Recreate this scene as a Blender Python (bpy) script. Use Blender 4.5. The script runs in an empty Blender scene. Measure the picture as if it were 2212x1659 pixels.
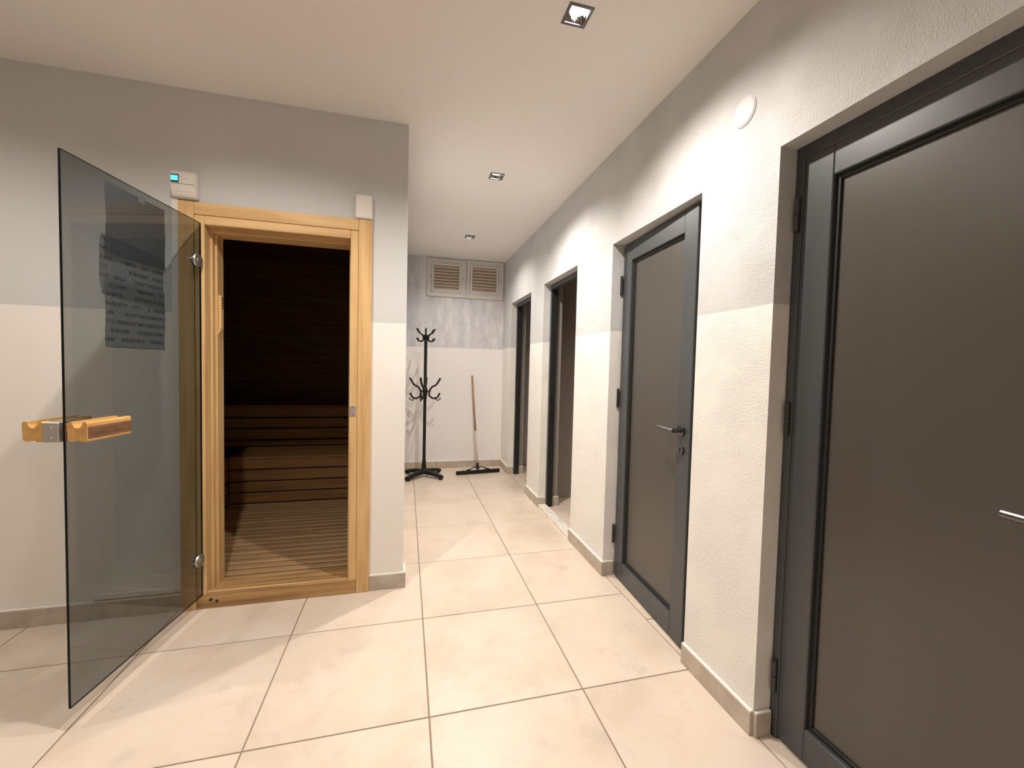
import bpy, bmesh, math, random
from mathutils import Vector, Matrix
random.seed(7)
SC = bpy.context.scene
COL = SC.collection

# ------------------------------------------------------------------ camera
CAM_H = 1.27035
cam_d = bpy.data.cameras.new('camera'); cam = bpy.data.objects.new('camera', cam_d); COL.objects.link(cam)
yaw, pitch, roll = 0.251918, -0.039955, 0.0237187
fw = Vector((math.sin(yaw)*math.cos(pitch), math.cos(yaw)*math.cos(pitch), math.sin(pitch)))
rt = Vector((math.cos(yaw), -math.sin(yaw), 0)); up = rt.cross(fw)
r2 = rt*math.cos(roll) + up*math.sin(roll); u2 = up*math.cos(roll) - rt*math.sin(roll)
M = Matrix((( r2.x, u2.x, -fw.x, 0), (r2.y, u2.y, -fw.y, 0), (r2.z, u2.z, -fw.z, CAM_H), (0, 0, 0, 1)))
cam.matrix_world = M
cam_d.sensor_width = 36.0; cam_d.lens = 36.0*891.659/2212.0
cam_d.clip_start = 0.02; cam_d.clip_end = 60
SC.camera = cam

# ------------------------------------------------------------------ world + exposure
w = bpy.data.worlds.new('world'); SC.world = w; w.use_nodes = True
w.node_tree.nodes['Background'].inputs[0].default_value = (0, 0, 0, 1)
w.node_tree.nodes['Background'].inputs[1].default_value = 0.0
SC.view_settings.view_transform = 'Standard'; SC.view_settings.look = 'None'
SC.view_settings.gamma = 1.0; SC.view_settings.use_curve_mapping = False
SC.view_settings.exposure = 0.68
SC.cycles.use_denoising = True
SC.cycles.max_bounces = 14; SC.cycles.diffuse_bounces = 8; SC.cycles.transparent_max_bounces = 16
SC.cycles.sample_clamp_indirect = 6.0

# ------------------------------------------------------------------ ceiling lamps (recessed downlights, plus one unseen fill)
CEIL = 2.588
LAMP_W = 66.0
LAMP_COL = (1.0, 0.92, 0.84)
def spot(x, y, watt=LAMP_W, col=LAMP_COL, size=150, blend=0.82):
    d = bpy.data.lights.new('downlight_or_fill_beam', 'SPOT'); o = bpy.data.objects.new('downlight_or_fill_beam', d); COL.objects.link(o)
    o.location = (x, y, CEIL-0.004); d.energy = watt; d.color = col
    d.spot_size = math.radians(size); d.spot_blend = blend; d.shadow_soft_size = 0.018
    return o
LAMPS = [(0.602, 1.490), (0.588, 2.850), (0.612, 4.230)]          # the three in view
UNSEEN_LAMPS_AND_FILL = [(-0.67, 1.49, 1.0), (-1.94, 1.49, 0.6), (-0.67, -1.25, 0.8)]   # first traced from shadows, second set by eye; last is fill added behind camera
for (x, y), k in zip(LAMPS, (1.0, 1.1, 0.5)): spot(x, y, LAMP_W*k)
for (x, y, k) in UNSEEN_LAMPS_AND_FILL: spot(x, y, LAMP_W*k)

# ------------------------------------------------------------------ materials
def mat(name, col=(0.5, 0.5, 0.5), rough=0.5, metal=0.0, spec=0.5):
    m = bpy.data.materials.new(name); m.use_nodes = True
    b = m.node_tree.nodes['Principled BSDF']
    b.inputs['Base Color'].default_value = (*col, 1); b.inputs['Roughness'].default_value = rough
    b.inputs['Metallic'].default_value = metal; b.inputs['Specular IOR Level'].default_value = spec
    m.diffuse_color = (*col, 1)
    return m
def N(m, t, **kw):
    n = m.node_tree.nodes.new(t)
    for k, v in kw.items(): setattr(n, k, v)
    return n
def L(m, a, b): m.node_tree.links.new(a, b)
def BS(m): return m.node_tree.nodes['Principled BSDF']
def ramp(m, fac, stops):
    r = N(m, 'ShaderNodeValToRGB'); e = r.color_ramp.elements
    while len(e) < len(stops): e.new(0.5)
    for el, (p, c) in zip(e, stops): el.position = p; el.color = (*c, 1)
    L(m, fac, r.inputs[0]); return r.outputs[0]
def mixc(m, fac, a, b, blend='MIX'):
    x = N(m, 'ShaderNodeMix', data_type='RGBA', blend_type=blend)
    for s, v in ((x.inputs[0], fac), (x.inputs[6], a), (x.inputs[7], b)):
        if isinstance(v, (int, float)): s.default_value = v
        elif isinstance(v, tuple): s.default_value = (*v, 1)
        else: L(m, v, s)
    return x.outputs[2]
def noise(m, vec, scale, detail=4, rough=0.5):
    n = N(m, 'ShaderNodeTexNoise'); n.inputs['Scale'].default_value = scale
    n.inputs['Detail'].default_value = detail; n.inputs['Roughness'].default_value = rough
    L(m, vec, n.inputs['Vector']); return n.outputs['Fac']
def scaled(m, vec, s):
    n = N(m, 'ShaderNodeMapping'); n.inputs['Scale'].default_value = s; L(m, vec, n.inputs['Vector']); return n.outputs[0]
def pos(m): return N(m, 'ShaderNodeNewGeometry').outputs['Position']
def bump(m, h, strength, dist):
    b = N(m, 'ShaderNodeBump'); b.inputs['Strength'].default_value = strength; b.inputs['Distance'].default_value = dist
    L(m, h, b.inputs['Height']); L(m, b.outputs[0], BS(m).inputs['Normal'])

def two_tone(name, upper, lower, line, bumpy, streaks=False):
    """wall painted in two tones with a horizontal line, on textured plaster"""
    m = mat(name, lower, 0.75, 0, 0.25); p = pos(m)
    sep = N(m, 'ShaderNodeSeparateXYZ'); L(m, p, sep.inputs[0])
    wob = noise(m, p, 9, 2); ad = N(m, 'ShaderNodeMath', operation='MULTIPLY_ADD')
    L(m, wob, ad.inputs[0]); ad.inputs[1].default_value = 0.008; L(m, sep.outputs[2], ad.inputs[2])
    g = N(m, 'ShaderNodeMath', operation='GREATER_THAN'); L(m, ad.outputs[0], g.inputs[0]); g.inputs[1].default_value = line+0.004
    if streaks:
        st = noise(m, scaled(m, p, (4.5, 4.5, 1.7)), 1.6, 9, 0.68)
        upc = ramp(m, st, [(0.34, (0.47, 0.47, 0.53)), (0.50, (0.58, 0.575, 0.595)), (0.66, (0.70, 0.69, 0.685))])
    else:
        st = noise(m, p, 3.0, 3); upc = mixc(m, st, tuple(c*0.95 for c in upper), tuple(min(1, c*1.05) for c in upper))
    L(m, mixc(m, g.outputs[0], lower, upc), BS(m).inputs['Base Color'])
    h = noise(m, p, 210, 3, 0.6); patch = ramp(m, noise(m, p, 5.5, 3), [(0.38, (0.25, 0.25, 0.25)), (0.62, (1, 1, 1))])
    hm = N(m, 'ShaderNodeMath', operation='MULTIPLY'); L(m, h, hm.inputs[0]); L(m, patch, hm.inputs[1])
    bump(m, hm.outputs[0], bumpy[0], bumpy[1])
    return m

WHITE = (0.80, 0.775, 0.735); GREY = (0.585, 0.595, 0.595)
M_WALL_R = two_tone('plaster_rough_two_tone', (0.555, 0.56, 0.56), WHITE, 1.506, (0.75, 0.006))
M_WALL_S = two_tone('plaster_smooth_two_tone', GREY, WHITE, 1.502, (0.35, 0.004))
M_WALL_B = two_tone('plaster_stained_two_tone', GREY, (0.78, 0.76, 0.75), 1.495, (0.3, 0.004), True)
M_CEIL = mat('ceiling_paint', (0.79, 0.765, 0.745), 0.85, 0, 0.2)
_p = pos(M_CEIL); bump(M_CEIL, noise(M_CEIL, _p, 60, 3), 0.12, 0.003)
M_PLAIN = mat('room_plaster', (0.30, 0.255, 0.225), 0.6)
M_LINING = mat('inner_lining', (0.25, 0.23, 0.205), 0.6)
M_OUTER = mat('wall_plain_white', (0.78, 0.75, 0.70), 0.8)

# floor tile: cloudy beige porcelain, each tile with its own pattern
M_TILE = mat('beige_tile', (0.66, 0.57, 0.48), 0.34, 0, 0.5)
_tc = N(M_TILE, 'ShaderNodeTexCoord').outputs['Object']; _oi = N(M_TILE, 'ShaderNodeObjectInfo')
_mul = N(M_TILE, 'ShaderNodeVectorMath', operation='SCALE'); _mul.inputs[0].default_value = (31, 17, 9); L(M_TILE, _oi.outputs['Random'], _mul.inputs['Scale'])
_add = N(M_TILE, 'ShaderNodeVectorMath', operation='ADD'); L(M_TILE, _tc, _add.inputs[0]); L(M_TILE, _mul.outputs[0], _add.inputs[1])
_v = _add.outputs[0]
_c1 = ramp(M_TILE, noise(M_TILE, _v, 2.6, 5, 0.6), [(0.32, (0.60, 0.495, 0.40)), (0.50, (0.68, 0.575, 0.475)), (0.68, (0.71, 0.615, 0.525))])
_blot = ramp(M_TILE, noise(M_TILE, _v, 6.5, 6, 0.7), [(0.55, (0, 0, 0)), (0.74, (1, 1, 1))])
_bf = N(M_TILE, 'ShaderNodeMath', operation='MULTIPLY'); L(M_TILE, _blot, _bf.inputs[0]); _bf.inputs[1].default_value = 0.62
L(M_TILE, mixc(M_TILE, _bf.outputs[0], _c1, (0.50, 0.43, 0.365)), BS(M_TILE).inputs['Base Color'])
M_GROUT = mat('grout', (0.27, 0.205, 0.15), 0.9)
M_BASE = mat('baseboard_tile', (0.40, 0.345, 0.285), 0.45)
_p = pos(M_BASE); L(M_BASE, ramp(M_BASE, noise(M_BASE, _p, 14, 5), [(0.35, (0.40, 0.34, 0.28)), (0.65, (0.52, 0.45, 0.375))]), BS(M_BASE).inputs['Base Color'])
M_CAULK = mat('white_caulk', (0.83, 0.80, 0.74), 0.7)
M_MARBLE = mat('white_marble', (0.80, 0.76, 0.69), 0.35)
_p = pos(M_MARBLE); L(M_MARBLE, ramp(M_MARBLE, noise(M_MARBLE, scaled(M_MARBLE, _p, (30, 5, 30)), 1.5, 5), [(0.35, (0.66, 0.60, 0.52)), (0.55, (0.83, 0.79, 0.72))]), BS(M_MARBLE).inputs['Base Color'])

def wood(name, a, b, c, axis, rough=0.5, grain=1.0, dirt=None):
    m = mat(name, b, rough, 0, 0.35); p = pos(m)
    s = [14.0, 14.0, 14.0]; s['xyz'.index(axis)] = 0.9
    oi = N(m, 'ShaderNodeObjectInfo'); sc = N(m, 'ShaderNodeVectorMath', operation='SCALE'); sc.inputs[0].default_value = (7, 5, 3)
    L(m, oi.outputs['Random'], sc.inputs['Scale']); ad = N(m, 'ShaderNodeVectorMath', operation='ADD'); L(m, p, ad.inputs[0]); L(m, sc.outputs[0], ad.inputs[1])
    g = noise(m, scaled(m, ad.outputs[0], tuple(s)), 2.2*grain, 6, 0.6)
    col = ramp(m, g, [(0.30, a), (0.5, b), (0.70, c)])
    L(m, col, BS(m).inputs['Base Color']); bump(m, g, 0.15, 0.002)
    return m
PINE = ((0.50, 0.30, 0.125), (0.63, 0.41, 0.19), (0.70, 0.48, 0.235))
M_PINE_Z = wood('pine_upright', *PINE, 'z'); M_PINE_X = wood('pine_crosswise', *PINE, 'x')
M_SILLW = wood('pine_worn', (0.20, 0.11, 0.045), (0.42, 0.25, 0.105), (0.56, 0.36, 0.16), 'x', 0.55, 0.8)
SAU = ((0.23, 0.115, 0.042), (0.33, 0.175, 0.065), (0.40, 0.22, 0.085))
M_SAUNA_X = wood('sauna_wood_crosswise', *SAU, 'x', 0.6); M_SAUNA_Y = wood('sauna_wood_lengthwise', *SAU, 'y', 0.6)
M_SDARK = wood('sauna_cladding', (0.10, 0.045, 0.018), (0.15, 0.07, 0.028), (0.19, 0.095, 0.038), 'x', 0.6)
M_DUCK = wood('duckboard_wood', (0.30, 0.18, 0.085), (0.42, 0.26, 0.125), (0.50, 0.325, 0.165), 'x', 0.5, 0.7)
M_KNOT = mat('knot', (0.035, 0.015, 0.008), 0.6)
M_GRIP = wood('grip_wood', (0.48, 0.25, 0.085), (0.62, 0.36, 0.125), (0.70, 0.44, 0.17), 'y', 0.5)
M_GRIP_D = wood('grip_wood_worn', (0.085, 0.04, 0.022), (0.17, 0.085, 0.045), (0.25, 0.135, 0.075), 'y', 0.6, 2.0)

M_ALU = mat('anthracite_aluminium', (0.050, 0.055, 0.060), 0.36, 0.0, 0.6)
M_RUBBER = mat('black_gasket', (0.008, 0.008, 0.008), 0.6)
M_PANEL = mat('frosted_bronze_glass', (0.064, 0.056, 0.047), 0.33, 0.0, 0.5); BS(M_PANEL).inputs['IOR'].default_value = 1.62
M_BLACK = mat('black_metal', (0.008, 0.008, 0.007), 0.5, 0, 0.3)
M_CHROME = mat('chrome', (0.75, 0.75, 0.76), 0.12, 1.0)
M_DCHROME = mat('dark_chrome', (0.17, 0.16, 0.16), 0.28, 1.0)
M_HINGE = mat('dark_hinge', (0.06, 0.06, 0.062), 0.4, 0.6)
M_REFL = mat('smoked_reflector', (0.34, 0.31, 0.30), 0.10, 1.0)
M_STEEL = mat('brushed_steel', (0.52, 0.51, 0.48), 0.42, 0.9)
M_PLAST = mat('white_plastic', (0.74, 0.71, 0.67), 0.45)
M_DISC = mat('painted_cover', (0.57, 0.57, 0.57), 0.7)
M_VENTF = mat('vent_frame_white', (0.60, 0.59, 0.565), 0.6)
M_VENTS = mat('vent_slat_beige', (0.60, 0.50, 0.41), 0.55)
M_VENTD = mat('vent_dark', (0.30, 0.235, 0.18), 0.8)
M_STICK = wood('broomstick_wood', (0.20, 0.13, 0.08), (0.30, 0.20, 0.125), (0.38, 0.27, 0.175), 'z', 0.55)
M_STICKG = mat('stick_pale_lower', (0.52, 0.44, 0.36), 0.55)
M_LCD = mat('lcd', (0.02, 0.1, 0.15), 0.3); BS(M_LCD).inputs['Emission Color'].default_value = (0.10, 0.55, 1.0, 1); BS(M_LCD).inputs['Emission Strength'].default_value = 1.15
M_LCDF = mat('lcd_surround', (0.015, 0.02, 0.03), 0.4)
M_BULB = mat('lamp_face', (1, 1, 1), 0.4); BS(M_BULB).inputs['Emission Color'].default_value = (1.0, 0.93, 0.84, 1); BS(M_BULB).inputs['Emission Strength'].default_value = 24.0
M_EDGE = mat('glass_edge', (0.006, 0.010, 0.011), 0.35, 0, 0.1)

def tinted_glass(name, tint, ior=1.5):
    m = bpy.data.materials.new(name); m.use_nodes = True; nt = m.node_tree; nt.nodes.clear()
    out = nt.nodes.new('ShaderNodeOutputMaterial'); t = nt.nodes.new('ShaderNodeBsdfTransparent'); t.inputs[0].default_value = (*tint, 1)
    g = nt.nodes.new('ShaderNodeBsdfGlossy'); g.inputs['Roughness'].default_value = 0.0
    f = nt.nodes.new('ShaderNodeFresnel')
    geo = nt.nodes.new('ShaderNodeNewGeometry'); ii = nt.nodes.new('ShaderNodeMapRange')   # same reflectance entering and leaving the pane
    ii.inputs['To Min'].default_value = ior; ii.inputs['To Max'].default_value = 1.0/ior
    nt.links.new(geo.outputs['Backfacing'], ii.inputs['Value']); nt.links.new(ii.outputs[0], f.inputs[0])
    mx = nt.nodes.new('ShaderNodeMixShader')
    nt.links.new(f.outputs[0], mx.inputs[0]); nt.links.new(t.outputs[0], mx.inputs[1]); nt.links.new(g.outputs[0], mx.inputs[2]); nt.links.new(mx.outputs[0], out.inputs[0])
    return m
M_GLASS = tinted_glass('smoked_glass', (0.59, 0.62, 0.63))

# ------------------------------------------------------------------ helpers
def setp(o, label=None, cat=None, group=None, kind=None):
    for k, v in (('label', label), ('category', cat), ('group', group), ('kind', kind)):
        if v: o[k] = v
    return o
def obj(name, bm, material, parent=None, local=False, smooth=False):
    me = bpy.data.meshes.new(name); bmesh.ops.recalc_face_normals(bm, faces=bm.faces[:]); bm.to_mesh(me); bm.free()
    for m in (material if isinstance(material, (list, tuple)) else [material]): me.materials.append(m)
    if smooth:
        for p in me.polygons: p.use_smooth = True
    o = bpy.data.objects.new(name, me); COL.objects.link(o)
    if parent is not None: attach(o, parent, local)
    return o
def chain_matrix(p):
    m = p.matrix_basis.copy()
    if p.parent: m = chain_matrix(p.parent) @ p.matrix_parent_inverse @ m
    return m
def attach(o, parent, local=False):
    o.parent = parent
    if not local: o.matrix_parent_inverse = chain_matrix(parent).inverted()
def inst(name, me, parent, loc=(0, 0, 0)):
    o = bpy.data.objects.new(name, me); COL.objects.link(o); o.location = loc
    if parent is not None: attach(o, parent)
    return o
def empty(name, loc=(0, 0, 0), rz=0.0):
    o = bpy.data.objects.new(name, None); COL.objects.link(o); o.location = loc; o.rotation_euler = (0, 0, rz)
    o.empty_display_size = 0.05; return o
def box(bm, x0, x1, y0, y1, z0, z1, bev=0.0, mi=0, seg=1):
    vs = [bm.verts.new((x, y, z)) for x in (x0, x1) for y in (y0, y1) for z in (z0, z1)]
    idx = [(0, 1, 3, 2), (4, 6, 7, 5), (0, 4, 5, 1), (2, 3, 7, 6), (0, 2, 6, 4), (1, 5, 7, 3)]
    fs = []
    for f in idx:
        fc = bm.faces.new([vs[i] for i in f]); fc.material_index = mi; fs.append(fc)
    if bev > 0:
        es = list({e for f in fs for e in f.edges})
        r = bmesh.ops.bevel(bm, geom=es, offset=bev, segments=seg, affect='EDGES', profile=0.5)
        for f in r['faces']: f.material_index = mi
    return bm
def B(*a, **k): return box(bmesh.new(), *a, **k)
def cyl(bm, c, axis, r, h, seg=24, r2=None, mi=0):
    """cylinder from point c along unit axis for h"""
    axis = Vector(axis).normalized(); c = Vector(c)
    t = Vector((0, 0, 1)) if abs(axis.z) < 0.9 else Vector((1, 0, 0)); a = axis.cross(t).normalized(); b = axis.cross(a)
    r2 = r if r2 is None else r2
    rings = []
    for (p, rr) in ((c, r), (c+axis*h, r2)):
        rings.append([bm.verts.new(p + (a*math.cos(2*math.pi*i/seg) + b*math.sin(2*math.pi*i/seg))*rr) for i in range(seg)])
    for i in range(seg):
        f = bm.faces.new((rings[0][i], rings[0][(i+1) % seg], rings[1][(i+1) % seg], rings[1][i])); f.material_index = mi
    for q in rings: f = bm.faces.new(q); f.material_index = mi
    return bm
def catmull(pts, n=6):
    P = [Vector(p) for p in pts]; P = [2*P[0]-P[1]] + P + [2*P[-1]-P[-2]]; out = []
    for i in range(1, len(P)-2):
        for k in range(n):
            t = k/n; a, b, c, d = P[i-1:i+3]
            out.append(0.5*((2*b) + (c-a)*t + (2*a-5*b+4*c-d)*t*t + (3*b-a-3*c+d)*t**3))
    out.append(P[-2]); return out
def tube(bm, pts, r, seg=8, smoothn=0, cap_ball=0.0, sq=None):
    if smoothn: pts = catmull(pts, smoothn)
    pts = [Vector(p) for p in pts]; n = len(pts); rings = []; prev = None
    for i, p in enumerate(pts):
        t = (pts[min(i+1, n-1)] - pts[max(i-1, 0)]).normalized()
        if prev is None:
            ref = Vector((0, 0, 1)) if abs(t.z) < 0.9 else Vector((1, 0, 0)); a = t.cross(ref).normalized()
        else: a = (prev - t*prev.dot(t)).normalized()
        prev = a; b = t.cross(a)
        rr = r(i/(n-1)) if callable(r) else r
        rings.append([bm.verts.new(p + (a*math.cos(2*math.pi*k/seg) + b*math.sin(2*math.pi*k/seg))*rr) for k in range(seg)])
    for i in range(n-1):
        for k in range(seg): bm.faces.new((rings[i][k], rings[i][(k+1) % seg], rings[i+1][(k+1) % seg], rings[i+1][k]))
    bm.faces.new(rings[0]); bm.faces.new(rings[-1])
    if cap_ball:
        bmesh.ops.create_icosphere(bm, subdivisions=1, radius=cap_ball, matrix=Matrix.Translation(pts[-1]))
    return bm
def lathe(bm, prof, c=(0, 0, 0), seg=24):
    rings = [[bm.verts.new((c[0]+r*math.cos(2*math.pi*k/seg), c[1]+r*math.sin(2*math.pi*k/seg), c[2]+z)) for k in range(seg)] for (r, z) in prof]
    for i in range(len(rings)-1):
        for k in range(seg): bm.faces.new((rings[i][k], rings[i][(k+1) % seg], rings[i+1][(k+1) % seg], rings[i+1][k]))
    bm.faces.new(rings[0]); bm.faces.new(rings[-1]); return bm
def prism(bm, poly, f0, f1):
    """poly: 2D outline; f0/f1 map (a,b)->3D for both ends"""
    A = [bm.verts.new(f0(a, b)) for a, b in poly]; Bv = [bm.verts.new(f1(a, b)) for a, b in poly]; n = len(poly)
    for i in range(n): bm.faces.new((A[i], A[(i+1) % n], Bv[(i+1) % n], Bv[i]))
    bm.faces.new(A); bm.faces.new(Bv[::-1]); return bm
def slab(us, vs, holes, fmap, thick):
    """wall/ceiling sheet over the grid of cuts us x vs with rectangular holes, given thickness; fmap(u, v, d)->xyz"""
    us = sorted(set(us) | {h[0] for h in holes} | {h[1] for h in holes}); vs = sorted(set(vs) | {h[2] for h in holes} | {h[3] for h in holes})
    bm = bmesh.new(); V = {}
    def vt(i, j, k):
        if (i, j, k) not in V: V[(i, j, k)] = bm.verts.new(fmap(us[i], vs[j], thick*k))
        return V[(i, j, k)]
    def solid(i, j):
        if not (0 <= i < len(us)-1 and 0 <= j < len(vs)-1): return False
        cu = (us[i]+us[i+1])/2; cv = (vs[j]+vs[j+1])/2
        return not any(h[0] < cu < h[1] and h[2] < cv < h[3] for h in holes)
    for i in range(len(us)-1):
        for j in range(len(vs)-1):
            if not solid(i, j): continue
            for k in (0, 1): bm.faces.new((vt(i, j, k), vt(i+1, j, k), vt(i+1, j+1, k), vt(i, j+1, k)))
            for (di, dj, e) in ((-1, 0, ((i, j), (i, j+1))), (1, 0, ((i+1, j), (i+1, j+1))), (0, -1, ((i, j), (i+1, j))), (0, 1, ((i, j+1), (i+1, j+1)))):
                if not solid(i+di, j+dj):
                    (a, b), (c, d) = e; bm.faces.new((vt(a, b, 0), vt(c, d, 0), vt(c, d, 1), vt(a, b, 1)))
    return bm

# ------------------------------------------------------------------ setting: dimensions
XR, XRB = 1.1937, 1.372          # right wall, corridor face and room face
YS, XS = 2.398, -0.0024          # sauna front wall and its corner
YB = 5.149                       # back wall
XL, YREAR, XFAR = -3.4, -2.4, 2.9
DH = 2.023                       # door opening height
DOORS = [(0.36, 1.138), (1.512, 2.284), (2.812, 3.5635), (3.955, 4.742)]   # y ranges of the openings
ZB = 0.088                       # baseboard height

# ceiling with openings for the downlights
HS = 0.037
ceil = obj('ceiling', slab([XL, XFAR], [YREAR, YB+0.15], [(x-HS, x+HS, y-HS, y+HS) for x, y in LAMPS],
           lambda u, v, d: (u, v, CEIL+d), 0.12), M_CEIL)
setp(ceil, 'flat pale warm white plaster ceiling with three square downlights', 'ceiling', kind='structure')
# right wall with four door openings
wr = obj('wall_right', slab([YREAR, YB], [0, CEIL], [(a, b, -1 if False else 0, DH) for a, b in DOORS], lambda u, v, d: (XR+d, u, v), XRB-XR), M_WALL_R)
setp(wr, 'rough plaster wall with door openings, grey above and white below', 'wall', kind='structure')
wb = obj('wall_back', slab([XS-0.15, XFAR], [0, CEIL], [], lambda u, v, d: (u, YB+d, v), 0.15), M_WALL_B)
setp(wb, 'end wall of the corridor with blotchy grey paint above white', 'wall', kind='structure')
SD = (-1.03, -0.245, 0.0, 1.985)  # rough opening of the sauna door
wl = obj('wall_left', slab([XL, XS], [0, CEIL], [SD], lambda u, v, d: (u, YS+d, v), 0.15), M_WALL_S)
setp(wl, 'sauna front wall around the wooden door frame, grey above white', 'wall', kind='structure')
wc = obj('wall_corridor', slab([YS+0.15, YB], [0, CEIL], [], lambda u, v, d: (XS-d, u, v), 0.10), M_WALL_S)
setp(wc, 'corridor side wall receding behind the sauna corner', 'wall', kind='structure')
wo = obj('wall_outer', slab([YREAR, YS], [0, CEIL], [], lambda u, v, d: (XL-d, u, v), 0.1), M_WALL_S)
setp(wo, 'white and grey side wall out of frame beyond the glass door', 'wall', kind='structure')
wk = obj('wall_rear', slab([XL, XR], [0, CEIL], [], lambda u, v, d: (u, YREAR-d, v), 0.1), M_WALL_S)
setp(wk, 'white and grey wall behind the viewer', 'wall', kind='structure')
# rooms behind the four doors: far wall and partitions
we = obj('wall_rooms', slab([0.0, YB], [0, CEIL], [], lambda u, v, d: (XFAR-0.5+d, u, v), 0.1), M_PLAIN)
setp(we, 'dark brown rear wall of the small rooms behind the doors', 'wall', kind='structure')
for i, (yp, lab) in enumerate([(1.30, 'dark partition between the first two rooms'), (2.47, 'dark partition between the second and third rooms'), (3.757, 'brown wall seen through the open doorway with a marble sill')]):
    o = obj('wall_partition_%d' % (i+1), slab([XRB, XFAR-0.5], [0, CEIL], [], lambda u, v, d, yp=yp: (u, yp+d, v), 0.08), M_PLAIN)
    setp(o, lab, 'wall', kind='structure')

# floor: grout bed and single tiles
fl = obj('floor', B(XL, XFAR, YREAR, YB, -0.08, -0.0028), M_GROUT)
setp(fl, 'floor of large square beige porcelain tiles with thin grout lines', 'floor', kind='structure')
T = 0.6; XA, Y4 = 0.0975, 2.0653
G = 0.0027
tile_cache = {}
def tile(x0, x1, y0, y1):
    if x1-x0 < 0.02 or y1-y0 < 0.02: return
    wx, wy = round(x1-x0-2*G, 4), round(y1-y0-2*G, 4)
    if (wx, wy) not in tile_cache:
        bm = B(-wx/2, wx/2, -wy/2, wy/2, -0.012, 0.0, bev=0.0011); me = bpy.data.meshes.new('tile')
        bmesh.ops.recalc_face_normals(bm, faces=bm.faces[:]); bm.to_mesh(me); bm.free(); me.materials.append(M_TILE); tile_cache[(wx, wy)] = me
    inst('tile', tile_cache[(wx, wy)], fl, ((x0+x1)/2, (y0+y1)/2, 0))
xs = [XA+T*i for i in range(-6, 2)] + [1.208]
ys = [Y4+T*j for j in range(-8, 7)]
for i in range(len(xs)-1):
    for j in range(len(ys)-1):
        x0, x1, y0, y1 = max(xs[i], XL), xs[i+1], max(ys[j], YREAR), min(ys[j+1], YB)
        if y0 < YS-0.001:
            if x1 <= XS+0.11 and y1 > YS:
                if x1 <= XS: tile(x0, x1, y0, YS+0.01)
                else: tile(x0, x1, y0, y1)
            else: tile(x0, x1, y0, y1)
        else: tile(max(x0, XS-0.01), x1, y0, y1)
yr = [0.02, 0.62, 1.216, 1.816, 2.416, 3.016, 3.616, 4.216, 4.816, YB]
for x0, x1 in ((1.208, 1.808), (1.808, 2.40)):
    for a, b in zip(yr, yr[1:]): tile(x0, x1, a, b)

# baseboards
BT = 0.014
def baseboard(n, label, segs):
    root = None
    bm = bmesh.new(); cb = bmesh.new()
    for (x0, x1, y0, y1) in segs:
        box(bm, x0, x1, y0, y1, 0.0, ZB-0.004, bev=0.0015)
        box(cb, x0+0.0012, x1-0.0012, y0+0.0012, y1-0.0012, ZB-0.0045, ZB+0.001)
    root = obj(n, bm, M_BASE); setp(root, label, 'baseboard', kind='structure')
    obj('caulk_line', cb, M_CAULK, root)
    return root
X0, X1, XF = XR-BT, XR, 1.258     # XF: front of the door frames
def pier(ya, yb, near=True, far=True):
    s = [(X0, X1, ya-(BT if near else 0), yb+(BT if far else 0))]
    if near: s.append((X1, XF, ya-BT, ya))
    if far: s.append((X1, XF, yb, yb+BT))
    return s
baseboard('baseboard_1', 'short tile baseboard on the pier between the two closed doors', pier(DOORS[0][1], DOORS[1][0], near=False, far=False) + [(X1, XF, DOORS[0][1]-BT, DOORS[0][1])])
baseboard('baseboard_2', 'tile baseboard on the pier between the ajar door and marble sill', [(X0, X1, DOORS[1][1]-BT, DOORS[2][0]+0.004), (X1, XF, DOORS[1][1]-BT, DOORS[1][1])])
baseboard('baseboard_3', 'tile baseboard on the narrow pier between the two open doorways', [(X0, X1, DOORS[2][1]-BT, DOORS[3][0]+0.004), (X1, XF, DOORS[2][1]-BT, DOORS[2][1])])
baseboard('baseboard_4', 'short tile baseboard beside the end wall corner', [(X0, X1, DOORS[3][1]-BT, YB), (X1, XF, DOORS[3][1]-BT, DOORS[3][1])])
baseboard('baseboard_back', 'tile baseboard along the end wall behind the coat rack', [(XS, X0, YB-BT, YB)])
baseboard('baseboard_left', 'tile baseboard on the sauna wall beside the glass door', [(XL, -1.085, YS-BT, YS)])
baseboard('baseboard_corner', 'short tile baseboard wrapping the sauna corner', [(-0.187, XS+BT, YS-BT, YS), (XS, XS+BT, YS, YS+0.10)])
baseboard('baseboard_inner', 'dark tile baseboard ends inside the two open doorways', [(1.318, XRB+BT, DOORS[2][1]-BT, DOORS[2][1]), (1.318, XRB+BT, DOORS[3][1]-BT, DOORS[3][1])])

# marble sill in the third doorway
sl = empty('trim_1', (XR, 3.2, 0)); setp(sl, 'raised white marble sill across the open doorway', 'sill', kind='structure')
for a, b in ((2.80, 3.035), (3.038, 3.575)):
    obj('sill_slab', B(1.186, 1.262, a, b, 0.0, 0.024, bev=0.002), M_MARBLE, sl)

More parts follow.
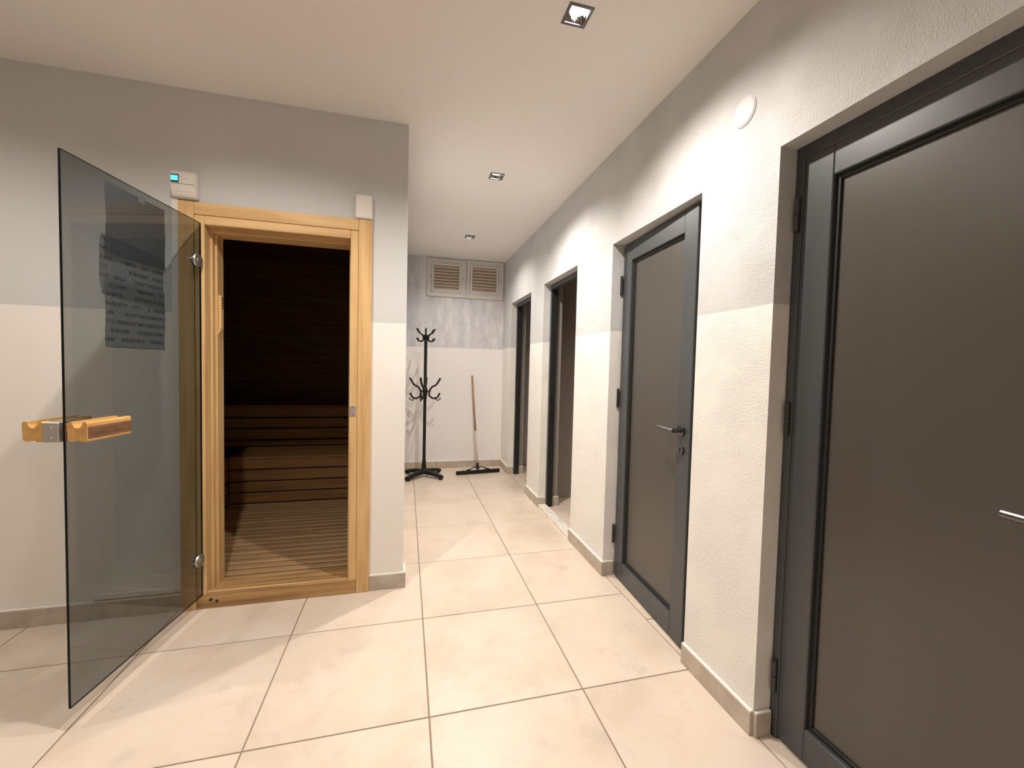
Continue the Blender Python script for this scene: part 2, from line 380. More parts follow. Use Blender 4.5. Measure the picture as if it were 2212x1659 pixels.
# ------------------------------------------------------------------ doors of anthracite aluminium
def door_root(n, i, label):
    a, b = DOORS[i]; r = empty('door_%d' % n, (XF, (a+b)/2, 0)); setp(r, label, 'door', kind='structure'); return r
def door_frame(root, i, wdt=0.030, depth=0.06, xf=XF):
    a, b = DOORS[i]
    for (y0, y1, z0, z1) in ((b-wdt, b, 0.0, DH), (a, a+wdt, 0.0, DH), (a+wdt, b-wdt, DH-wdt-0.012, DH)):
        bm = B(xf, xf+depth, y0, y1, z0, z1, bev=0.002)
        obj('frame_bar', bm, M_ALU, root)
def leaf(root, hinge, ang, wd, zt, prof=0.098, z0=0.012, handle_z=1.0, lock=True):
    """local x from hinge along the leaf, local y into the room, front face at y=0"""
    th = 0.05
    bm = bmesh.new()
    box(bm, 0, prof, 0, th, z0, zt, bev=0.003); box(bm, wd-prof, wd, 0, th, z0, zt, bev=0.003)
    box(bm, prof, wd-prof, 0, th, zt-prof, zt, bev=0.003); box(bm, prof, wd-prof, 0, th, z0, z0+prof+0.01, bev=0.003)
    lf = obj('leaf', bm, M_ALU); lf.location = hinge; lf.rotation_euler = (0, 0, ang); attach(lf, root)
    zb, ztt = z0+prof+0.01, zt-prof
    bd = 0.014
    bm = bmesh.new()
    for (x0, x1, za, zc) in ((prof, prof+bd, zb, ztt), (wd-prof-bd, wd-prof, zb, ztt), (prof+bd, wd-prof-bd, ztt-bd, ztt), (prof+bd, wd-prof-bd, zb, zb+bd)):
        box(bm, x0, x1, 0.014, 0.036, za, zc, bev=0.002)
    obj('gasket', bm, M_RUBBER, lf, local=True)
    obj('glass_panel', B(prof+bd-0.004, wd-prof-bd+0.004, 0.022, 0.030, zb+bd-0.004, ztt-bd+0.004), M_PANEL, lf, local=True)
    hx = wd-0.058
    h = cyl(bmesh.new(), (hx, 0.0, handle_z), (0, -1, 0), 0.026, 0.009, 24)
    cyl(h, (hx, -0.009, handle_z), (0, -1, 0), 0.0105, 0.040, 16)
    tube(h, [(hx+0.006, -0.048, handle_z), (hx-0.02, -0.050, handle_z), (hx-0.08, -0.050, handle_z+0.001), (hx-0.125, -0.046, handle_z+0.002)], 0.0095, 12, 4)
    o = obj('lever_handle', h, M_DCHROME, lf, local=True, smooth=False); o['label'] = 'dark chrome lever handle on a round rose'
    e = cyl(bmesh.new(), (hx, 0.0, handle_z-0.09), (0, -1, 0), 0.024, 0.008, 24)
    o = obj('keyhole_plate', e, M_DCHROME, lf, local=True); o['label'] = 'round dark chrome keyhole plate'
    k = B(hx-0.004, hx+0.004, -0.0086, -0.0075, handle_z-0.105, handle_z-0.078); obj('keyhole', k, M_RUBBER, lf, local=True)
    if lock:
        obj('lock_plate', B(wd-0.0004, wd+0.0016, 0.014, 0.036, handle_z-0.14, handle_z+0.10), M_STEEL, lf, local=True)
    return lf
def hinges(root, x, y, zs):
    for z in zs:
        bm = bmesh.new()
        cyl(bm, (x, y, z-0.052), (0, 0, 1), 0.0085, 0.05, 12); cyl(bm, (x, y, z+0.002), (0, 0, 1), 0.0085, 0.05, 12)
        cyl(bm, (x, y, z-0.058), (0, 0, 1), 0.006, 0.116, 10)
        obj('hinge', bm, M_HINGE, root)

d1 = door_root(1, 0, 'large closed dark door nearest the viewer with frosted brown panel')
door_frame(d1, 0, xf=1.262)
leaf(d1, (1.266, 1.110, 0), -math.pi/2, 0.72, 1.985, handle_z=0.985)
hinges(d1, 1.256, 1.120, (1.80, 1.118, 0.22))
d2 = door_root(2, 1, 'ajar dark aluminium door with frosted panel and lever handle')
door_frame(d2, 1, xf=1.283)
leaf(d2, (1.262, 2.268, 0), math.atan2(-0.697, -0.036), 0.698, 2.005)
hinges(d2, 1.256, 2.276, (1.78, 1.10, 0.26))
d3 = door_root(3, 2, 'open doorway with dark frame and marble sill')
door_frame(d3, 2)
d4 = door_root(4, 3, 'farthest open doorway with dark frame near the end wall')
door_frame(d4, 3)
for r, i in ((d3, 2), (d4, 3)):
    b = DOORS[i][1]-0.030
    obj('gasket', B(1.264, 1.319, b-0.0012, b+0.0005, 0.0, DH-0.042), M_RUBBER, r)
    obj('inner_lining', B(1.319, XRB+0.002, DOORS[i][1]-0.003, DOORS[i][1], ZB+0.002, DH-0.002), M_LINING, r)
    for z0, z1 in ((0.96, 1.00), (0.84, 0.90)):
        obj('strike_plate', B(1.276, 1.296, b-0.0025, b+0.001, z0, z1), M_DCHROME, r)
    for z in (0.33, 1.17, 1.86):
        obj('screw', cyl(bmesh.new(), (1.287, b+0.001, z), (0, -1, 0), 0.0045, 0.003, 10), M_CHROME, r)

# ------------------------------------------------------------------ sauna door: wooden frame, threshold, smoked glass leaf
d5 = empty('door_5', (-0.64, YS, 0)); setp(d5, 'sauna doorway with pine frame and open smoked glass door', 'door', kind='structure')
YF = YS-0.020
def part(name, m, *a, **k): return obj(name, B(*a, **k), m, d5)
part('casing', M_PINE_Z, -1.084, -1.017, YF, YS, 0.0, 2.045, bev=0.002)
part('casing', M_PINE_Z, -0.254, -0.187, YF, YS, 0.0, 2.045, bev=0.002)
part('head_casing', M_PINE_X, -1.0165, -0.2545, YF+0.001, YS, 1.984, 2.044, bev=0.002)
part('jamb', M_PINE_Z, -1.0165, -0.974, YF+0.003, YS+0.05, 0.0, 1.983, bev=0.003)
part('jamb', M_PINE_Z, -0.296, -0.2545, YF+0.003, YS+0.05, 0.0, 1.983, bev=0.003)
part('jamb_head', M_PINE_X, -0.974, -0.296, YF+0.003, YS+0.05, 1.938, 1.983, bev=0.003)
part('door_stop', M_PINE_Z, -1.0165, -0.966, YS+0.05, YS+0.085, 0.0, 1.983, bev=0.003)
part('door_stop', M_PINE_Z, -0.304, -0.2545, YS+0.05, YS+0.085, 0.0, 1.983, bev=0.003)
part('lining', M_PINE_Z, -1.0165, -0.958, YS+0.085, YS+0.165, 0.0, 1.983, bev=0.003)
part('lining', M_PINE_Z, -0.312, -0.2545, YS+0.085, YS+0.165, 0.0, 1.983, bev=0.003)
part('lining_head', M_PINE_X, -0.966, -0.304, YS+0.05, YS+0.165, 1.921, 1.983, bev=0.003)
th = part('threshold', M_SILLW, -1.0165, -0.2545, YF+0.002, YS+0.05, 0.0, 0.078, bev=0.003)
part('threshold_inner', M_SILLW, -0.974, -0.296, YS+0.045, YS+0.165, 0.0, 0.066, bev=0.003)
part('threshold_lip', M_PINE_X, -0.974, -0.296, YF+0.012, YF+0.022, 0.076, 0.084, bev=0.002)
for kx, kz, kr in ((-0.953, 0.046, 0.0085), (-0.926, 0.036, 0.0075)):
    bm = cyl(bmesh.new(), (kx, YF+0.003, kz), (0, -1, 0), kr, 0.0022, 14); obj('knot', bm, M_KNOT, th)
# slotted wooden sensor cover on the left lining
vc = bmesh.new(); box(vc, -0.958, -0.944, YS+0.095, YS+0.128, 1.435, 1.612, bev=0.002)
prism(vc, [(-0.958, 1.435), (-0.944, 1.435), (-0.958, 1.405)], lambda a, b: (a, YS+0.095, b), lambda a, b: (a, YS+0.128, b))
vco = obj('slotted_cover', vc, M_PINE_Z, d5); vco['label'] = 'small wooden slotted cover on the door lining'
for k in range(5):
    obj('slot', B(-0.9445, -0.9432, YS+0.100, YS+0.124, 1.598-k*0.013, 1.603-k*0.013), M_KNOT, vco)
sp = part('strike_plate', M_STEEL, -0.293, -0.263, YF+0.0005, YF+0.004, 0.984, 1.042, bev=0.001)
for z in (0.993, 1.033): obj('screw', cyl(bmesh.new(), (-0.276, YF+0.001, z), (0, -1, 0), 0.003, 0.0025, 10), M_DCHROME, sp)

# the open glass leaf, local frame: x from hinge to free edge, y towards the sauna-side (camera side), z up
G0 = Vector((-0.985, 2.366, 0)); GANG = math.atan2(-0.69, -0.103); GL = 0.6976
gl = bmesh.new(); box(gl, 0.0, GL, -0.004, 0.004, 0.080, 1.940)
for f in gl.faces:
    f.normal_update()
    if abs(f.normal.y) < 0.5: f.material_index = 1
glass = obj('glass_leaf', gl, [M_GLASS, M_EDGE]); glass.location = G0; glass.rotation_euler = (0, 0, GANG); attach(glass, d5)
glass['label'] = 'smoked glass sauna door leaf standing open'
for z in (1.752, 0.272):
    bm = cyl(bmesh.new(), (0.030, 0.004, z), (0, 1, 0), 0.032, 0.009, 32, 0.029); cyl(bm, (0.030, 0.013, z), (0, 1, 0), 0.012, 0.002, 16)
    cyl(bm, (0.030, -0.004, z), (0, -1, 0), 0.032, 0.009, 32, 0.029); cyl(bm, (0.068, 0.0, z+0.002), (0, 1, 0), 0.004, 0.012, 10)
    box(bm, -0.015, 0.030, -0.014, -0.006, z-0.016, z+0.016)
    obj('hinge', bm, M_STEEL, glass, local=True)
# wooden grips either side (profile with a groove along the top), joined by a metal plate
def grip_profile(y0, y1, z0, z1):
    wv = y1-y0; pts = []
    pts += [(y0+0.003, z0+0.004), (y0+wv*0.30, z0+0.001), (y0+wv*0.45, z0+0.007), (y0+wv*0.60, z0+0.007), (y0+wv*0.72, z0), (y1-0.004, z0), (y1, z0+0.004), (y1, z1-0.006), (y1-0.003, z1), (y0+wv*0.80, z1)]
    for k in range(9):
        a = math.pi*k/8; pts.append((y0+wv*(0.52+0.26*math.cos(a)), z1-0.021*math.sin(a)))
    pts += [(y0+0.006, z1), (y0, z1-0.006)]
    return pts
def grip(y0, y1, label, s0=0.535, s1=0.712):
    bm = prism(bmesh.new(), grip_profile(y0, y1, 0.992, 1.058), lambda a, b: (s0, a, b), lambda a, b: (s1, a, b))
    o = obj('grip', bm, M_GRIP, glass, local=True); o['label'] = label; return o
gA = grip(0.019, 0.080, 'pine grip block on the inner face of the glass')
ins = B(0.536, 0.709, 0.0795, 0.0815, 1.002, 1.042, bev=0.0008); obj('worn_side', ins, M_GRIP_D, gA, local=True)
obj('spacer', B(0.56, 0.70, 0.004, 0.019, 0.995, 1.052), M_GRIP_D, gA, local=True)
gB = grip(-0.112, -0.052, 'pine grip block on the outer face of the glass')
obj('end_tab', B(0.58, 0.700, -0.1145, -0.111, 1.004, 1.040, bev=0.001), M_GRIP_D, gB, local=True)
pl = B(0.60, 0.713, -0.052, -0.004, 0.990, 1.056, bev=0.002); plo = obj('metal_plate', pl, M_STEEL, glass, local=True); plo['label'] = 'grey metal bracket plate with two screws'
for z in (1.006, 1.040): obj('screw', cyl(bmesh.new(), (0.712, -0.022, z), (1, 0, 0), 0.0045, 0.0035, 12), M_CHROME, plo, local=True)

# paper notice taped to the far face of the glass
def translucent(m, col):
    t = N(m, 'ShaderNodeBsdfTranslucent'); x = N(m, 'ShaderNodeMixShader'); x.inputs[0].default_value = 0.5
    if isinstance(col, tuple): t.inputs[0].default_value = (*col, 1); BS(m).inputs['Base Color'].default_value = (*col, 1)
    else: L(m, col, t.inputs[0]); L(m, col, BS(m).inputs['Base Color'])
    out = [n for n in m.node_tree.nodes if n.type == 'OUTPUT_MATERIAL'][0]
    L(m, BS(m).outputs[0], x.inputs[1]); L(m, t.outputs[0], x.inputs[2]); L(m, x.outputs[0], out.inputs[0])
def paper_mat():
    m = mat('paper_print', (0.62, 0.62, 0.60), 0.8)
    uv = N(m, 'ShaderNodeTexCoord').outputs['Object']; sep = N(m, 'ShaderNodeSeparateXYZ'); L(m, uv, sep.inputs[0])
    wv = N(m, 'ShaderNodeMath', operation='MULTIPLY'); L(m, sep.outputs[2], wv.inputs[0]); wv.inputs[1].default_value = 30.0
    fr = N(m, 'ShaderNodeMath', operation='FRACT'); L(m, wv.outputs[0], fr.inputs[0])
    band = N(m, 'ShaderNodeMath', operation='LESS_THAN'); L(m, fr.outputs[0], band.inputs[0]); band.inputs[1].default_value = 0.42
    fl_ = N(m, 'ShaderNodeMath', operation='FLOOR'); L(m, wv.outputs[0], fl_.inputs[0])
    cmb = N(m, 'ShaderNodeCombineXYZ'); L(m, sep.outputs[0], cmb.inputs[0]); L(m, fl_.outputs[0], cmb.inputs[2])
    words = noise(m, scaled(m, cmb.outputs[0], (16, 1, 3.7)), 1.0, 1); strokes = noise(m, scaled(m, uv, (150, 1, 90)), 1.0, 2)
    w1 = N(m, 'ShaderNodeMath', operation='GREATER_THAN'); L(m, words, w1.inputs[0]); w1.inputs[1].default_value = 0.44
    w2 = N(m, 'ShaderNodeMath', operation='GREATER_THAN'); L(m, strokes, w2.inputs[0]); w2.inputs[1].default_value = 0.46
    a = N(m, 'ShaderNodeMath', operation='MULTIPLY'); L(m, band.outputs[0], a.inputs[0]); L(m, w1.outputs[0], a.inputs[1])
    b = N(m, 'ShaderNodeMath', operation='MULTIPLY'); L(m, a.outputs[0], b.inputs[0]); L(m, w2.outputs[0], b.inputs[1])
    c = N(m, 'ShaderNodeMath', operation='MULTIPLY'); L(m, b.outputs[0], c.inputs[0]); c.inputs[1].default_value = 0.5
    translucent(m, mixc(m, c.outputs[0], (0.72, 0.72, 0.73), (0.16, 0.16, 0.17)))
    return m
M_PAPER = paper_mat(); M_PAPER2 = mat('paper_grey', (0.5, 0.5, 0.52), 0.8); translucent(M_PAPER2, (0.5, 0.5, 0.52))
pn = empty('paper_notice', (0, 0, 0)); pn.location = G0; pn.rotation_euler = (0, 0, GANG)
setp(pn, 'creased paper notice taped to the smoked glass door', 'notice')
def sheet(name, x0, x1, z0, z1, y, m, bulge=0.0, skew=0.0):
    bm = bmesh.new(); nx, nz = 6, 12; V = {}
    for k, t in ((0, 0.0), (1, -0.0004)):
        for i in range(nx+1):
            for j in range(nz+1):
                u, v = i/nx, j/nz
                V[(i, j, k)] = bm.verts.new((x0+(x1-x0)*u + 0.002*math.sin(9*v), y + t - bulge*math.sin(math.pi*v), z0+(z1-z0)*v + skew*u))
        for i in range(nx):
            for j in range(nz): bm.faces.new((V[(i, j, k)], V[(i+1, j, k)], V[(i+1, j+1, k)], V[(i, j+1, k)]))
    for i in range(nx):
        for j in (0, nz): bm.faces.new((V[(i, j, 0)], V[(i+1, j, 0)], V[(i+1, j, 1)], V[(i, j, 1)]))
    for j in range(nz):
        for i in (0, nx): bm.faces.new((V[(i, j, 0)], V[(i, j+1, 0)], V[(i, j+1, 1)], V[(i, j, 1)]))
    return obj(name, bm, m, pn, local=True)
sheet('upper_sheet', 0.228, 0.524, 1.655, 1.915, -0.0050, M_PAPER2)
sheet('printed_sheet', 0.226, 0.540, 1.480, 1.700, -0.0062, M_PAPER, 0.010, 0.022)
sheet('lower_sheet', 0.232, 0.530, 1.310, 1.560, -0.0054, M_PAPER)
obj('tape', B(0.34, 0.37, -0.0062, -0.0042, 1.895, 1.925), M_PLAST, pn, local=True)

# ------------------------------------------------------------------ sauna interior
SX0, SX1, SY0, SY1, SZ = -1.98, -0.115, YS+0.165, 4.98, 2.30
def clad_wall(name, label, bm, planks, m):
    o = obj(name, bm, M_SDARK); setp(o, label, 'wall', kind='structure')
    for a in planks: obj('plank', B(*a, bev=0.003), m, o)
    return o
PH = 0.105
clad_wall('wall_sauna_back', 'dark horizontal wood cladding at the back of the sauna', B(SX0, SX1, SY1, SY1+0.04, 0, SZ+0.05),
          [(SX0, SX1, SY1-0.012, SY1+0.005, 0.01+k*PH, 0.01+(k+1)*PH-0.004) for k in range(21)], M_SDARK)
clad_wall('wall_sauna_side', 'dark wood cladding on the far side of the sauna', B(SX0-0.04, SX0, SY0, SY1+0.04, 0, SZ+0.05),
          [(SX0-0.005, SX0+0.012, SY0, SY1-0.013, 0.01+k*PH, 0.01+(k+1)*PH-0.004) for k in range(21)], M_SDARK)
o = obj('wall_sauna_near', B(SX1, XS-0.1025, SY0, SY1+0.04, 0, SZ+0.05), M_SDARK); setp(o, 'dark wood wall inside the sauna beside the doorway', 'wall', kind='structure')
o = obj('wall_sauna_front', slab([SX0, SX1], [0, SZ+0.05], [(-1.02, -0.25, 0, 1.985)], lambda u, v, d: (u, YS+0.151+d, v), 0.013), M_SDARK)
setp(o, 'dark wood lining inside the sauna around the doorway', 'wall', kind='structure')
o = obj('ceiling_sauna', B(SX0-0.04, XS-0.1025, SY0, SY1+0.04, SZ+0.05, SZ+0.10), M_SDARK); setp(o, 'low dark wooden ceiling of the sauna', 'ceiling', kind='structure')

db = empty('duckboard', (-0.9, 3.2, 0)); setp(db, 'slatted wooden duckboard covering the sauna floor', 'duckboard')
k = 0; y = SY0+0.004
while y < 3.94:
    obj('slat', B(-1.44, SX1-0.004, y, y+0.047, 0.028, 0.050, bev=0.006), M_DUCK, db); y += 0.070; k += 1
for x in (-1.30, -0.80, -0.28): obj('bearer', B(x, x+0.04, SY0+0.004, 3.93, 0.0, 0.028), M_SAUNA_Y, db)

def bench(name, label, front, seat, posts):
    r = empty(name, (front[0][0], front[0][2], 0)); setp(r, label, 'bench', 'tiered sauna benches')
    for a in front: obj('front_slat', B(*a, bev=0.004), M_SAUNA_X, r)
    for a in seat: obj('seat_plank', B(*a, bev=0.004), M_SAUNA_X, r)
    for a in posts: obj('post', B(*a), M_SDARK, r)
    return r
def tier(y0, zs, x0, x1): return [(x0, x1, y0, y0+0.024, a, b) for a, b in zs]
LOWZ = [(0.052, 0.136), (0.146, 0.233), (0.243, 0.335), (0.345, 0.430)]
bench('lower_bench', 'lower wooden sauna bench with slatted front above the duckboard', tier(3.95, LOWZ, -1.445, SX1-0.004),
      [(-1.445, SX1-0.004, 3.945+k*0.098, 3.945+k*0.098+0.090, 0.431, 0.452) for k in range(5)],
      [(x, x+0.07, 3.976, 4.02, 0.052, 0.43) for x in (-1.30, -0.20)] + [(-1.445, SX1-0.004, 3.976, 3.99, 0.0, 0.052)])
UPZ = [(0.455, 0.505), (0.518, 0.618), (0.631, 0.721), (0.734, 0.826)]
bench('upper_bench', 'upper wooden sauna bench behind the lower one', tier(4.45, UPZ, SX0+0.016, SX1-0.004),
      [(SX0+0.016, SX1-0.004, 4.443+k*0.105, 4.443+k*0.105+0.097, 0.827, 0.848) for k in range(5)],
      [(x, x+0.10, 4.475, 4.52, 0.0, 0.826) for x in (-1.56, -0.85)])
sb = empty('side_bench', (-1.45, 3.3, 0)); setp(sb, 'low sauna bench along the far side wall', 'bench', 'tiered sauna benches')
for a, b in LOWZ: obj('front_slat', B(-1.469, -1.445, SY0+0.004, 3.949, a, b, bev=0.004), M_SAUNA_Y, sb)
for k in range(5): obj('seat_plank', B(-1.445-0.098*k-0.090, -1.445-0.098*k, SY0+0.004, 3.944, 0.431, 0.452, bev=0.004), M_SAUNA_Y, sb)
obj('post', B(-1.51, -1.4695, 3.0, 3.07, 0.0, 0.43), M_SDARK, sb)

# ------------------------------------------------------------------ things on the sauna wall
tr = empty('cable_trunking', (-1.10, YS, 0.1)); setp(tr, 'white plastic cable trunking beside the sauna frame', 'trunking')
obj('upright_run', B(-1.112, -1.0845, YS-0.014, YS-0.0005, 0.112, 2.052, bev=0.001), M_PLAST, tr)
obj('floor_run', B(-1.455, -1.112, YS-0.014, YS-0.0005, 0.098, 0.122, bev=0.001), M_PLAST, tr)
tm = empty('sauna_controller', (-1.05, YS, 2.05)); setp(tm, 'white sauna control unit with small lit blue screen', 'controller')
bm = bmesh.new()
prism(bm, [(YS, 2.053), (YS-0.030, 2.053), (YS-0.042, 2.075), (YS-0.046, 2.115), (YS-0.040, 2.172), (YS-0.034, 2.180), (YS, 2.180)], lambda a, b: (-1.104, a, b), lambda a, b: (-0.998, a, b))
bmesh.ops.bevel(bm, geom=bm.edges[:], offset=0.006, segments=2, affect='EDGES')
obj('body', bm, M_PLAST, tm, smooth=False)
obj('screen_surround', B(-1.098, -1.067, YS-0.0475, YS-0.042, 2.118, 2.156, bev=0.001), M_LCDF, tm)
o = obj('screen', B(-1.097, -1.069, YS-0.0495, YS-0.0465, 2.126, 2.149), M_LCD, tm); o['label'] = 'glowing pale blue display'
for k in range(3): obj('button', cyl(bmesh.new(), (-1.055+k*0.012, YS-0.043, 2.140), (0, -1, 0), 0.0035, 0.0035, 12), M_PLAST, tm)
obj('cover_seam', B(-1.100, -1.002, YS-0.0468, YS-0.044, 2.1125, 2.1140), M_VENTD, tm)
sn = empty('sensor_box', (-0.23, YS, 2.05)); setp(sn, 'plain white plastic box above the corner of the pine frame', 'sensor')
bm = bmesh.new(); box(bm, -0.272, -0.186, YS-0.030, YS, 2.047, 2.174, bev=0.009, seg=3); obj('cover', bm, M_PLAST, sn)
obj('back_plate', B(-0.270, -0.188, YS-0.004, YS, 2.049, 2.172), M_VENTF, sn)

# round painted cover high on the right wall
bm = bmesh.new(); c = (XR, 1.300, 2.228)
cyl(bm, c, (-1, 0, 0), 0.052, 0.003, 40); cyl(bm, (XR-0.003, c[1], c[2]), (-1, 0, 0), 0.050, 0.003, 40, 0.046)
dc = obj('cover_plate', bm, M_DISC); setp(dc, 'round painted blank cover plate high on the plaster wall', 'cover plate')

# ------------------------------------------------------------------ louvred vents at the top of the end wall
def vent(label, x0, x1, z0, z1, wx0, wx1, wz0, wz1):
    r = empty('vent_panel', ((x0+x1)/2, YB, z0)); setp(r, label, 'vent', 'louvred vents on the end wall')
    yf = YB-0.022
    for a in ((x0, wx0-0.022, yf+0.010, YB, z0, z1), (wx1+0.022, x1, yf+0.010, YB, z0, z1), (wx0-0.022, wx1+0.022, yf+0.010, YB, z0, wz0-0.022), (wx0-0.022, wx1+0.022, yf+0.010, YB, wz1+0.022, z1)):
        obj('panel_board', B(*a, bev=0.0015), M_VENTF, r)
    for a in ((x0-0.012, x0+0.014, z0-0.012, z1+0.010), (x1-0.014, x1+0.006, z0-0.012, z1+0.010)):
        obj('outer_frame', B(a[0], a[1], yf, YB, a[2], a[3], bev=0.002), M_VENTF, r)
    for a in ((z0-0.012, z0+0.014), (z1-0.012, min(z1+0.010, CEIL-0.002))):
        obj('outer_frame', B(x0+0.0145, x1-0.0145, yf, YB, a[0], a[1], bev=0.002), M_VENTF, r)
    for a in ((wx0-0.022, wx0, wz0-0.022, wz1+0.022), (wx1, wx1+0.022, wz0-0.022, wz1+0.022), (wx0, wx1, wz0-0.022, wz0), (wx0, wx1, wz1, wz1+0.022)):
        obj('grille_frame', B(a[0], a[1], yf-0.006, YB, a[2], a[3], bev=0.002), M_VENTF, r)
    obj('backing', B(wx0, wx1, YB-0.004, YB, wz0, wz1), M_VENTD, r)
    n = 8; h = (wz1-wz0)/n
    for k in range(n):
        zz = wz0+k*h
        bm = prism(bmesh.new(), [(yf-0.006, zz+0.002), (yf-0.002, zz+0.001), (YB-0.005, zz+h*0.80), (YB-0.005, zz+h*0.92), (yf-0.003, zz+h*0.30)], lambda a, b: (wx0+0.001, a, b), lambda a, b: (wx1-0.001, a, b))
        obj('slat', bm, M_VENTS, r)
    zc = (wz0+wz1)/2+0.01
    for x in (x0+0.03, x1-0.03): obj('latch_knob', cyl(bmesh.new(), (x, yf+0.010, zc), (0, -1, 0), 0.007, 0.010, 12), M_VENTD, r)
vent('louvred vent panel on the end wall, further from the doors', 0.245, 0.700, 2.128, 2.558, 0.312, 0.620, 2.195, 2.492)
vent('louvred vent panel on the end wall, in the corner by the doors', 0.725, 1.172, 2.128, 2.570, 0.782, 1.086, 2.198, 2.500)

# ------------------------------------------------------------------ coat rack
RX, RY = 0.212, 4.775
cr = empty('coat_rack', (RX, RY, 0)); setp(cr, 'black standing coat rack with curved hooks by the end wall', 'coat rack')
bm = lathe(bmesh.new(), [(0.030, 0.060), (0.028, 0.10), (0.019, 0.20), (0.0175, 0.30), (0.0175, 0.93), (0.026, 0.95), (0.030, 0.98), (0.026, 1.01), (0.0175, 1.03), (0.0175, 1.57), (0.024, 1.585), (0.030, 1.60), (0.026, 1.615), (0.010, 1.622)], (RX, RY, 0), 20)
obj('pole', bm, M_BLACK, cr, smooth=True)
for a in (42, 138, 222, 318):
    a = math.radians(a); dx, dy = math.cos(a), math.sin(a); pts = []
    bm = bmesh.new(); n = 9; rings = []
    for i in range(n):
        t = i/(n-1); rr = 0.015+0.245*t; zc = 0.060-0.031*t*t; hw = 0.029-0.003*t; hh = 0.022-0.006*t
        c = Vector((RX+dx*rr, RY+dy*rr, zc)); sd = Vector((-dy, dx, 0))
        rings.append([bm.verts.new(c + sd*hw*u + Vector((0, 0, hh*v))) for u, v in ((-1, -1), (1, -1), (1, 0.2), (0.6, 1), (-0.6, 1), (-1, 0.2))])
    for i in range(n-1):
        for k in range(6): bm.faces.new((rings[i][k], rings[i][(k+1) % 6], rings[i+1][(k+1) % 6], rings[i+1][k]))
    bm.faces.new(rings[0]); bm.faces.new(rings[-1])
    lg = obj('base_foot', bm, M_BLACK, cr)
    obj('rubber_pad', cyl(bmesh.new(), (RX+dx*0.240, RY+dy*0.240, 0.0), (0, 0, 1), 0.024, 0.018, 16, 0.019), M_RUBBER, lg)
obj('base_hub', lathe(bmesh.new(), [(0.045, 0.045), (0.046, 0.07), (0.038, 0.088), (0.030, 0.095)], (RX, RY, 0), 20), M_BLACK, cr, smooth=True)
def hook(ang, z, s, small=True):
    a = math.radians(ang); dx, dy = math.cos(a), math.sin(a)
    P = lambda r, h: (RX+dx*r*s, RY+dy*r*s, z+h*s)
    bm = bmesh.new()
    tube(bm, [P(0.045, -0.055), P(0.088, -0.085), P(0.138, -0.075), P(0.160, -0.035)], 0.0105*min(1, s+0.1), 8, 5, 0.0140*min(1, s+0.1))
    tube(bm, [P(0.045, -0.055), P(0.052, 0.0), P(0.078, 0.042), P(0.125, 0.070), P(0.165, 0.135)], 0.0105*min(1, s+0.1), 8, 5, 0.0140*min(1, s+0.1))
    tube(bm, [P(0.006, 0.0), P(0.05, -0.010)], 0.009, 8)
    if small: tube(bm, [P(0.110, -0.083), P(0.130, -0.105), P(0.155, -0.105), P(0.172, -0.088)], 0.0055, 8, 4, 0.009)
    obj('hook', bm, M_BLACK, cr, smooth=True)
for a in (-8, 82, 105, 188, 250): hook(a, 0.985, 1.0)
for a in (-10, 35, 90, 145, 190, 268): hook(a, 1.595, 0.62, False)

# ------------------------------------------------------------------ floor squeegee leaning on the end wall
sq = empty('floor_squeegee', (0.85, 4.80, 0)); setp(sq, 'floor squeegee with wooden handle leaning against the end wall', 'squeegee')
ea, eb = Vector((0.580, 4.772, 0)), Vector((1.112, 4.835, 0)); dd = (eb-ea).normalized(); nn = Vector((-dd.y, dd.x, 0))
mid = (ea+eb)/2 + dd*0.0
Lq = (eb-ea).length
def qp(s, t, z): v = ea+dd*s+nn*t; return (v.x, v.y, z)
bm = prism(bmesh.new(), [(-0.013, 0.018), (0.013, 0.018), (0.013, 0.040), (0.008, 0.046), (-0.008, 0.046), (-0.013, 0.040)], lambda a, b: qp(0, a, b), lambda a, b: qp(Lq, a, b))
obj('blade_holder', bm, M_BLACK, sq)
obj('rubber_blade', prism(bmesh.new(), [(-0.010, 0.0), (-0.004, 0.0), (-0.003, 0.02), (-0.010, 0.02)], lambda a, b: qp(0.002, a, b), lambda a, b: qp(Lq-0.002, a, b)), M_RUBBER, sq)
bm = bmesh.new(); sc_ = 0.265
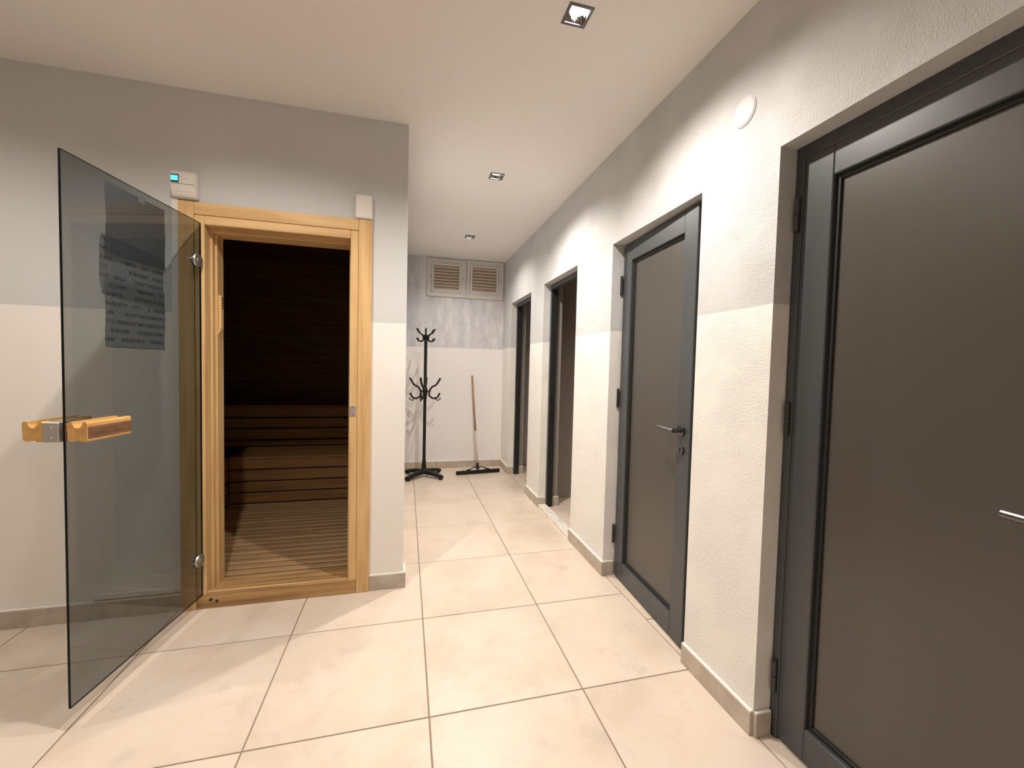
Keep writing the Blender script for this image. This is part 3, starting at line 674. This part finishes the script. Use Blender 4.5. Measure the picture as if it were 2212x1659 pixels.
for sg in (-1, 1):
    tube(bm, [qp(sc_+sg*0.012, 0.008, 0.078), qp(sc_+sg*0.055, 0.004, 0.076), qp(sc_+sg*0.10, 0.0, 0.058), qp(sc_+sg*0.145, 0.0, 0.044)], 0.006, 8, 4)
    box(bm, *(lambda p, q: (min(p[0], q[0]), max(p[0], q[0]), min(p[1], q[1])-0.003, max(p[1], q[1])+0.003, 0.044, 0.058))(qp(sc_+sg*0.09, 0, 0), qp(sc_+sg*0.14, 0, 0)))
top = Vector((0.803, YB-0.014, 1.150)); bot = Vector(qp(sc_, 0.006, 0.050)); ax = (top-bot).normalized()
cyl(bm, bot, ax, 0.019, 0.075, 14, 0.014); obj('bracket', bm, M_BLACK, sq)
Lh = (top-bot).length
obj('handle_lower', tube(bmesh.new(), [bot+ax*0.05, bot+ax*(Lh*0.40)], 0.0112, 14), M_STICKG, sq, smooth=True)
obj('handle', tube(bmesh.new(), [bot+ax*(Lh*0.40), top], 0.0118, 14, 0, 0.0118), M_STICK, sq, smooth=True)

# ------------------------------------------------------------------ recessed downlight fittings
LAB = ['brightest square recessed downlight, nearest in the ceiling', 'square recessed downlight above the corridor, middle of the three', 'small dark square downlight, farthest along the ceiling']
for (x, y), lab in zip(LAMPS, LAB):
    r = empty('downlight', (x, y, CEIL)); setp(r, lab, 'downlight', 'recessed ceiling downlights')
    ho, hi = 0.0475, 0.0365
    bm = bmesh.new()
    for (x0, x1, y0, y1) in ((-ho, ho, -ho, -hi), (-ho, ho, hi, ho), (-ho, -hi, -hi, hi), (hi, ho, -hi, hi)):
        box(bm, x+x0, x+x1, y+y0, y+y1, CEIL-0.004, CEIL+0.001, bev=0.0008)
    obj('bezel', bm, M_DCHROME, r)
    bm = bmesh.new(); seg = 24; ra, rb = [], []
    for k in range(seg):
        a = 2*math.pi*k/seg+math.pi/4; c, s = math.cos(a), math.sin(a); q = max(abs(c), abs(s))
        ra.append(bm.verts.new((x+c/q*hi, y+s/q*hi, CEIL))); rb.append(bm.verts.new((x+c*0.0305, y+s*0.0305, CEIL+0.022)))
    for k in range(seg): bm.faces.new((ra[k], ra[(k+1) % seg], rb[(k+1) % seg], rb[k]))
    obj('reflector', bm, M_REFL, r)
    obj('lamp_face', cyl(bmesh.new(), (x, y, CEIL+0.020), (0, 0, 1), 0.031, 0.006, 24), M_BULB, r)
